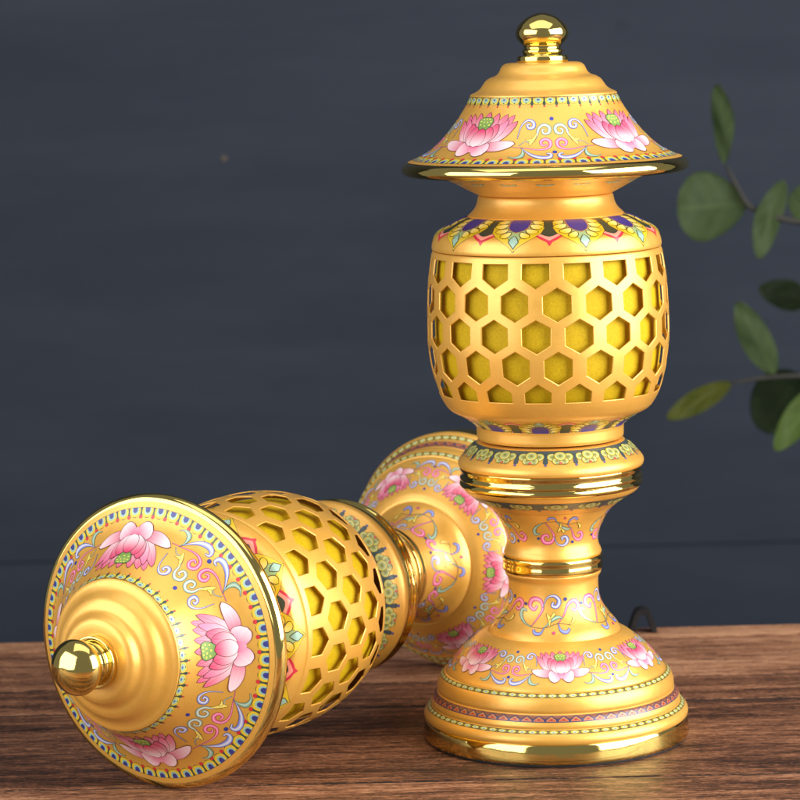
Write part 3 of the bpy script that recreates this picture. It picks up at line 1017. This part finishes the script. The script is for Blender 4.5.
def shade_mesh():
    """Barrel shell pierced by five rows of eighteen hexagons, 1.6 mm thick with chamfered hole edges."""
    sf = Surf('shade')
    bm = bmesh.new()
    N = 18
    p = 2 * math.pi / N
    T = 0.55
    rows = [(223.66, 0.5), (208.36, 0.0), (193.06, 0.5)]
    zt, zb = 243.06, 175.76
    pitch = 15.3
    hh, hw = 8.2, 0.330 * p                    # hole half height (mm), half width (rad)
    cells = []                                   # (outer polygon, hole polygon) in (phi, z)
    for zc, sh in rows:
        for k in range(N):
            a = (k + sh) * p
            up = dn = pitch
            O = [(a, zc + pitch * 2 / 3), (a + p / 2, zc + pitch / 3), (a + p / 2, zc - pitch / 3), (a, zc - pitch * 2 / 3), (a - p / 2, zc - pitch / 3), (a - p / 2, zc + pitch / 3)]
            H = [(a, zc + hh), (a + hw, zc + hh * .5), (a + hw, zc - hh * .5), (a, zc - hh), (a - hw, zc - hh * .5), (a - hw, zc + hh * .5)]
            cells.append((O, H))
    ztop_o, zbot_o = 244.76, 174.0
    for k in range(N):                           # cut-off cells of the top and bottom rows
        a = k * p
        zc = rows[0][0] + pitch
        O = [(a + p / 2, ztop_o), (a + p / 2, zc - pitch / 3), (a, zc - pitch * 2 / 3), (a - p / 2, zc - pitch / 3), (a - p / 2, ztop_o)]
        H = [(a + hw, zt), (a + hw, zc - hh * .5 + 1.0), (a, zc - hh + .6), (a - hw, zc - hh * .5 + 1.0), (a - hw, zt)]
        cells.append((O, H))
        zc = rows[2][0] - pitch
        O = [(a, zc + pitch * 2 / 3), (a + p / 2, zc + pitch / 3), (a + p / 2, zbot_o), (a - p / 2, zbot_o), (a - p / 2, zc + pitch / 3)]
        H = [(a, zc + hh - .6), (a + hw, zc + hh * .5 - .8), (a + hw, zb), (a - hw, zb), (a - hw, zc + hh * .5 - .8)]
        cells.append((O, H))

    def P(phi, z, d):
        s = sf.s_at_z(z)
        return bm.verts.new(sf.point(s, phi, -d))

    nE, nR = 6, 4
    for O, H in cells:
        n = len(O)
        cx = sum(h[0] for h in H) / n
        cz = sum(h[1] for h in H) / n
        H = [(h[0] + random.uniform(-.0022, .0022), h[1] + random.uniform(-.13, .13)) for h in H]
        big = [(cx + (h[0] - cx) * 1.045, cz + (h[1] - cz) * 1.045) for h in H]
        for i in range(n):
            j = (i + 1) % n
            prev = None
            strips = []
            for r in range(nR + 1):                            # outside face
                t = r / nR
                strips.append([((O[i][0] + (O[j][0] - O[i][0]) * e / nE) * (1 - t) + (big[i][0] + (big[j][0] - big[i][0]) * e / nE) * t,
                                (O[i][1] + (O[j][1] - O[i][1]) * e / nE) * (1 - t) + (big[i][1] + (big[j][1] - big[i][1]) * e / nE) * t, 0.0) for e in range(nE + 1)])
            strips.append([(H[i][0] + (H[j][0] - H[i][0]) * e / nE, H[i][1] + (H[j][1] - H[i][1]) * e / nE, 0.22) for e in range(nE + 1)])
            strips.append([(H[i][0] + (H[j][0] - H[i][0]) * e / nE, H[i][1] + (H[j][1] - H[i][1]) * e / nE, T) for e in range(nE + 1)])
            for r in range(1, nR + 1):                         # inside face
                t = r / nR
                strips.append([((H[i][0] + (H[j][0] - H[i][0]) * e / nE) * (1 - t) + (O[i][0] + (O[j][0] - O[i][0]) * e / nE) * t,
                                (H[i][1] + (H[j][1] - H[i][1]) * e / nE) * (1 - t) + (O[i][1] + (O[j][1] - O[i][1]) * e / nE) * t, T) for e in range(nE + 1)])
            for row in strips:
                vs = [P(*q) for q in row]
                if prev:
                    for e in range(nE):
                        bm.faces.new((prev[e], prev[e + 1], vs[e + 1], vs[e]))
                prev = vs
    # plain rims above and below the pierced zone
    for lo, hi in ((0.0, sf.s_at_z(ztop_o)), (sf.s_at_z(zbot_o), sf.len)):
        prev = None
        m = 24
        for r in range(m + 1):
            s = lo + (hi - lo) * r / m
            vs = [bm.verts.new(sf.point(s, 2 * math.pi * k / (N * nE), 0.0)) for k in range(N * nE)]
            if prev:
                K = len(vs)
                for k in range(K):
                    bm.faces.new((prev[k], vs[k], vs[(k + 1) % K], prev[(k + 1) % K]))
            prev = vs
    bmesh.ops.remove_doubles(bm, verts=bm.verts, dist=2e-6)
    bmesh.ops.recalc_face_normals(bm, faces=bm.faces)
    me = bpy.data.meshes.new('lattice_shade')
    bm.to_mesh(me)
    bm.free()
    me.materials.append(SATIN)
    me.polygons.foreach_set('use_smooth', [True] * len(me.polygons))
    me.set_sharp_from_angle(angle=math.radians(30))
    return me


LAMP_PARTS = [('finial', plain_part('finial', GOLD, 'finial')), ('canopy', crown_mesh()), ('canopy_rim', plain_part('rim', GOLD, 'canopy_rim')),
              ('canopy_underside', under_mesh()), ('neck', plain_part('neck', SATIN, 'neck')), ('shoulder', shoulder_mesh()),
              ('lattice_shade', shade_mesh()), ('liner', plain_part('liner', LINER, 'liner')), ('bowl', bowl_mesh()),
              ('collar', plain_part('foot_collar', SATIN, 'collar')), ('bead', bead_mesh()), ('bead_ring', plain_part('bead_trim', GOLD, 'bead_ring')),
              ('bead_underside', bead_under_mesh()), ('stem', stem_mesh()), ('stem_ring', plain_part('stem_ring', GOLD, 'stem_ring')),
              ('column', column_mesh()), ('plinth', plinth_mesh()), ('plinth_ring', plain_part('plinth_trim', GOLD, 'plinth_ring')),
              ('foot_pad', plain_part('pad', RUBBER, 'foot_pad'))]


def lamp(name, label, matrix, turns):
    root = bpy.data.objects.new(name, None)
    root.empty_display_size = 0.03
    COL.objects.link(root)
    root.matrix_world = matrix
    tag(root, label, 'lamp', 'painted gold lotus lamps')
    for pname, me in LAMP_PARTS:
        o = link_mesh(pname, me, root)
        o.rotation_euler = (0, 0, math.radians(turns.get(pname, 0.0)))
    return root


lamp('lotus_lamp', 'painted gold lotus lamp standing upright on the table, its round foot flat on the wood',
     Matrix.Translation((0, 0, 0.0001)) @ Matrix.Rotation(math.radians(-3.0), 4, 'Z'),
     {'canopy': 50.0, 'plinth': 3.5, 'lattice_shade': -5.5})

axis = Vector((math.cos(-2.1301589) * math.cos(0.01355354), math.sin(-2.1301589) * math.cos(0.01355354), math.sin(0.01355354)))
xdir = Vector((0, 0, 1)).cross(axis).normalized()
ydir = axis.cross(xdir)
lying = Matrix((
    (xdir.x, ydir.x, axis.x, -0.03835),
    (xdir.y, ydir.y, axis.y, 0.16150),
    (xdir.z, ydir.z, axis.z, 0.06709857),
    (0, 0, 0, 1)))
lamp('lotus_lamp', 'painted gold lotus lamp lying on its side, canopy and round finial towards the viewer', lying,
     {'canopy': 95.0, 'plinth': 26.0, 'lattice_shade': 6.0, 'column': 30.0, 'bead': 8.0})


# ------------------------------------------------------------------ table of planks
def plank_table():
    bm = bmesh.new()
    tone = bm.verts.layers.float_vector.new('plank_tone')
    edges = [0.2478, 0.2204, 0.1213, 0.0660, -0.0850, -0.1650, -0.2500, -0.3450, -0.4400]
    gaps = [0.0, 0.0014, 0.0026, 0.0034, 0.0020, 0.0018, 0.0016, 0.0016, 0.0]
    gaps = gaps[:len(edges)] + [0.0] * max(0, len(edges) - len(gaps))
    for i in range(len(edges) - 1):
        y1, y0 = edges[i] - gaps[i] / 2, edges[i + 1] + gaps[i + 1] / 2
        h = random.uniform(-0.0002, 0.0)
        r = bmesh.ops.create_cube(bm, size=1.0)
        vs = r['verts']
        for v in vs:
            v.co.x *= 1.7
            v.co.y = (y0 + y1) / 2 + v.co.y * (y1 - y0)
            v.co.z = -0.0125 + h * 0 + v.co.z * 0.025
        es = {e for v in vs for e in v.link_edges}
        bv = bmesh.ops.bevel(bm, geom=list(es), offset=0.0005, segments=2, affect='EDGES')
        t = Vector((random.uniform(-1, 1), random.uniform(-1, 1), random.uniform(-1, 1)))
        for v in {v for f in bv['faces'] for v in f.verts} | {v for v in vs if v.is_valid}:
            v[tone] = t
    for i in range(1, len(edges) - 1):                     # dark filler strips painting the shade in the plank joints
        r = bmesh.ops.create_cube(bm, size=1.0)
        for v in r['verts']:
            v.co = Vector((v.co.x * 1.69, edges[i] + v.co.y * gaps[i], -0.0125 + v.co.z * 0.0242))
        for f in {f for v in r['verts'] for f in v.link_faces}:
            f.material_index = 1
    me = bpy.data.meshes.new('wooden_table')
    bm.to_mesh(me)
    bm.free()
    me.materials.append(WOOD)
    me.materials.append(GAP_SHADE)
    me.polygons.foreach_set('use_smooth', [True] * len(me.polygons))
    me.set_sharp_from_angle(angle=math.radians(40))
    o = link_mesh('wooden_table', me)
    o.rotation_euler = (0, 0, math.radians(-0.88))
    return tag(o, 'brown wooden tabletop of long grained planks under both lamps', 'table')


plank_table()


# ------------------------------------------------------------------ board wall behind
def board_wall():
    bm = bmesh.new()
    zs = [1.30, 0.74, -0.083, -0.42, -0.80]
    for i in range(len(zs) - 1):
        z1, z0 = zs[i] - 0.0003, zs[i + 1] + 0.0003
        r = bmesh.ops.create_cube(bm, size=1.0)
        for v in r['verts']:
            v.co.x = v.co.x * 3.2
            v.co.y = 0.96 + v.co.y * 0.02
            v.co.z = (z0 + z1) / 2 + v.co.z * (z1 - z0)
        es = {e for v in r['verts'] for e in v.link_edges}
        bmesh.ops.bevel(bm, geom=list(es), offset=0.0010, segments=2, affect='EDGES')
    me = bpy.data.meshes.new('board_wall')
    bm.to_mesh(me)
    bm.free()
    me.materials.append(WALL)
    o = link_mesh('board_wall', me)
    tag(o, 'dark slate blue painted board wall behind the table', 'wall')
    bm = bmesh.new()
    bmesh.ops.create_uvsphere(bm, u_segments=12, v_segments=8, radius=0.0026)
    for v in bm.verts:
        v.co.y *= 0.35
    me = bpy.data.meshes.new('nail_head')
    bm.to_mesh(me)
    bm.free()
    me.materials.append(NAIL)
    n = link_mesh('nail_head', me, o)
    n.location = (-0.2136, 0.950, 0.2498)
    return o


board_wall()


# ------------------------------------------------------------------ tubes, strap, plant
def tube_mesh(name, pts, radii, mat, seg=10):
    P = [Vector(p) for p in pts]
    q, rr = [], []
    for i in range(len(P) - 1):
        a, b = P[i], P[i + 1]
        p0 = P[i - 1] if i else a * 2 - b
        p3 = P[i + 2] if i + 2 < len(P) else b * 2 - a
        for j in range(8):
            t = j / 8
            q.append(0.5 * ((2 * a) + (b - p0) * t + (2 * p0 - 5 * a + 4 * b - p3) * t * t + (3 * a - p0 - 3 * b + p3) * t ** 3))
            rr.append(radii[i] + (radii[i + 1] - radii[i]) * t)
    q.append(P[-1])
    rr.append(radii[-1])
    bm = bmesh.new()
    prev = None
    for i in range(len(q)):
        d = (q[min(len(q) - 1, i + 1)] - q[max(0, i - 1)]).normalized()
        u = d.cross(Vector((0, 1, 0.03))).normalized()
        w = d.cross(u)
        vs = [bm.verts.new(q[i] + (u * math.cos(2 * math.pi * k / seg) + w * math.sin(2 * math.pi * k / seg)) * rr[i]) for k in range(seg)]
        if prev:
            for k in range(seg):
                bm.faces.new((prev[k], prev[(k + 1) % seg], vs[(k + 1) % seg], vs[k]))
        else:
            bm.faces.new(vs[::-1])
        prev = vs
    bm.faces.new(prev)
    bmesh.ops.recalc_face_normals(bm, faces=bm.faces)
    me = bpy.data.meshes.new(name)
    bm.to_mesh(me)
    bm.free()
    me.materials.append(mat)
    me.polygons.foreach_set('use_smooth', [True] * len(me.polygons))
    return me


def bent_strap():
    """Flat metal strap bent to an arch, standing at the back edge of the table."""
    path = [(0.0572, 0.0), (0.0588, 0.0050), (0.0604, 0.0098), (0.0614, 0.0118), (0.0632, 0.0127), (0.0652, 0.0127), (0.0670, 0.0120), (0.0682, 0.0098), (0.0697, 0.0050), (0.0710, 0.0)]
    t, w = 0.0034, 0.012
    bm = bmesh.new()
    prev = None
    for i, (x, z) in enumerate(path):
        a = path[max(0, i - 1)]
        b = path[min(len(path) - 1, i + 1)]
        d = Vector((b[0] - a[0], b[1] - a[1])).normalized()
        n = Vector((d.y, -d.x))
        vs = [bm.verts.new((x + n.x * s * t, y, max(0.0002, z + n.y * s * t))) for s, y in ((-.5, -w / 2), (.5, -w / 2), (.5, w / 2), (-.5, w / 2))]
        if prev:
            for k in range(4):
                bm.faces.new((prev[k], prev[(k + 1) % 4], vs[(k + 1) % 4], vs[k]))
        else:
            bm.faces.new(vs)
        prev = vs
    bm.faces.new(prev)
    bmesh.ops.recalc_face_normals(bm, faces=bm.faces)
    bmesh.ops.bevel(bm, geom=list(bm.edges), offset=0.0004, segments=2, affect='EDGES')
    me = bpy.data.meshes.new('metal_bracket')
    bm.to_mesh(me)
    bm.free()
    me.materials.append(IRON)
    o = link_mesh('metal_bracket', me)
    o.location = (0, 0.2365, 0)
    return tag(o, 'small black bent metal bracket at the back table edge behind the upright lamp', 'bracket')


bent_strap()


def leaf_mesh(length, width, mat, curl=0.12, fold=0.18, roundness=0.5, skew=1.0, name='leaf'):
    bm = bmesh.new()
    n, m = 24, 17
    vl = bm.verts.layers.float.new('vein')
    prev = None
    for i in range(n + 1):
        t = i / n
        hw = width * 0.5 * (math.sin(math.pi * min(1.0, t * 0.985 + 0.005) ** skew) ** roundness) * (1.06 - 0.12 * t)
        hw = max(hw, 0.0006)
        row = []
        for j in range(m):
            u = -1 + 2 * j / (m - 1)
            q = bm.verts.new((u * hw, -curl * length * (t - .5) ** 2 * 2 + fold * hw * abs(u) + 0.0009 * math.sin(9 * t + 3 * u), t * length))
            q[vl] = 0.8 if j == m // 2 else max(0.0, 0.35 * math.sin((t * 9 - abs(u) * 2.2) * math.pi))
            row.append(q)
        if prev:
            for j in range(m - 1):
                bm.faces.new((prev[j], prev[j + 1], row[j + 1], row[j]))
        prev = row
    bmesh.ops.solidify(bm, geom=list(bm.faces), thickness=0.0005)
    bmesh.ops.recalc_face_normals(bm, faces=bm.faces)
    me = bpy.data.meshes.new(name)
    bm.to_mesh(me)
    bm.free()
    me.materials.append(mat)
    me.polygons.foreach_set('use_smooth', [True] * len(me.polygons))
    return me


LEAF_G = make_leaf('green_leaf', (0.070, 0.112, 0.040), (0.108, 0.154, 0.058))
LEAF_D = make_leaf('dark_green_leaf', (0.032, 0.052, 0.024), (0.050, 0.074, 0.032))
LEAF_Y = make_leaf('olive_leaf', (0.085, 0.105, 0.010), (0.125, 0.140, 0.016))
LEAF_B = make_leaf('bright_green_leaf', (0.090, 0.150, 0.028), (0.130, 0.200, 0.042))
TWIG = make_plain('brown_twig', (0.016, 0.015, 0.010), 0.7)


def plant():
    root = bpy.data.objects.new('leafy_branch', None)
    COL.objects.link(root)
    root.location = (0.34, 0.70, -0.30)
    tag(root, 'out of focus green leafy branch with rounded leaves entering from the right', 'plant')
    off = -root.location

    def L(p):
        return (p[0] + off.x, p[1] + off.y, p[2] + off.z + 0.0032)

    def twig(pts, radii):
        link_mesh('twig', tube_mesh('twig', [L(p) for p in pts], radii, TWIG), root)

    twig([(0.34, .70, -.30), (0.345, .70, -.10), (0.33, .70, .05), (0.30, .70, .15), (0.255, .70, .195)], [.0045, .0042, .0036, .003, .0026])
    twig([(0.255, .70, .195), (0.2241, .70, .2002), (0.2035, .70, .2052), (0.187, .70, .213), (0.1775, .70, .2285), (0.1705, .70, .243)], [.0026, .0024, .0022, .002, .0017, .0013])
    twig([(0.335, .70, .03), (0.30, .70, .065), (0.255, .70, .083), (0.2231, .70, .0858), (0.195, .70, .0850), (0.171, .70, .0815)], [.0036, .003, .0026, .0021, .0017, .0012])

    def leaf(base, tip, width, mat, y0=.70, dy=0.0, twist=0.0, roundness=.55, fold=.18, skew=1.0):
        b = Vector((base[0], y0, base[1]))
        t = Vector((tip[0], y0 + dy, tip[1]))
        d = t - b
        me = leaf_mesh(d.length, width, mat, roundness=roundness, fold=fold, skew=skew)
        o = link_mesh('leaf', me, root)
        z = d.normalized()
        y = Vector((math.sin(twist), math.cos(twist), 0.0))
        x = y.cross(z).normalized()
        y = z.cross(x)
        o.matrix_local = Matrix(((x.x, y.x, z.x, b.x + off.x), (x.y, y.y, z.y, b.y + off.y), (x.z, y.z, z.z, b.z + off.z + 0.0032), (0, 0, 0, 1)))
        return o

    leaf((.1700, .2440), (.1668, .302), .0175, LEAF_G, dy=.012, twist=.5, skew=1.25)                 # upright narrow leaf
    leaf((.1850, .2140), (.1325, .2130), .0530, LEAF_G, y0=.708, dy=-.012, roundness=.46, fold=.08, skew=1.45)  # round leaf
    leaf((.2110, .2310), (.1905, .1750), .0215, LEAF_G, dy=-.01, twist=-.3)
    leaf((.2235, .2005), (.2390, .2260), .0300, LEAF_G, dy=.01, roundness=.45)
    leaf((.2040, .0875), (.1790, .1400), .0235, LEAF_G, dy=.015)
    leaf((.1710, .0815), (.1225, .0580), .0175, LEAF_Y, dy=-.01, twist=.3)
    leaf((.2260, .0860), (.1985, .0420), .0460, LEAF_D, y0=.715, dy=.015, roundness=.45)
    leaf((.2480, .0840), (.1980, .0360), .0250, LEAF_B, y0=.69, dy=-.02, twist=-.3)
    leaf((.2400, .1350), (.2060, .1430), .0240, LEAF_D, y0=.76, dy=.03)
    leaf((.2420, .1960), (.2480, .1650), .0300, LEAF_G)


plant()
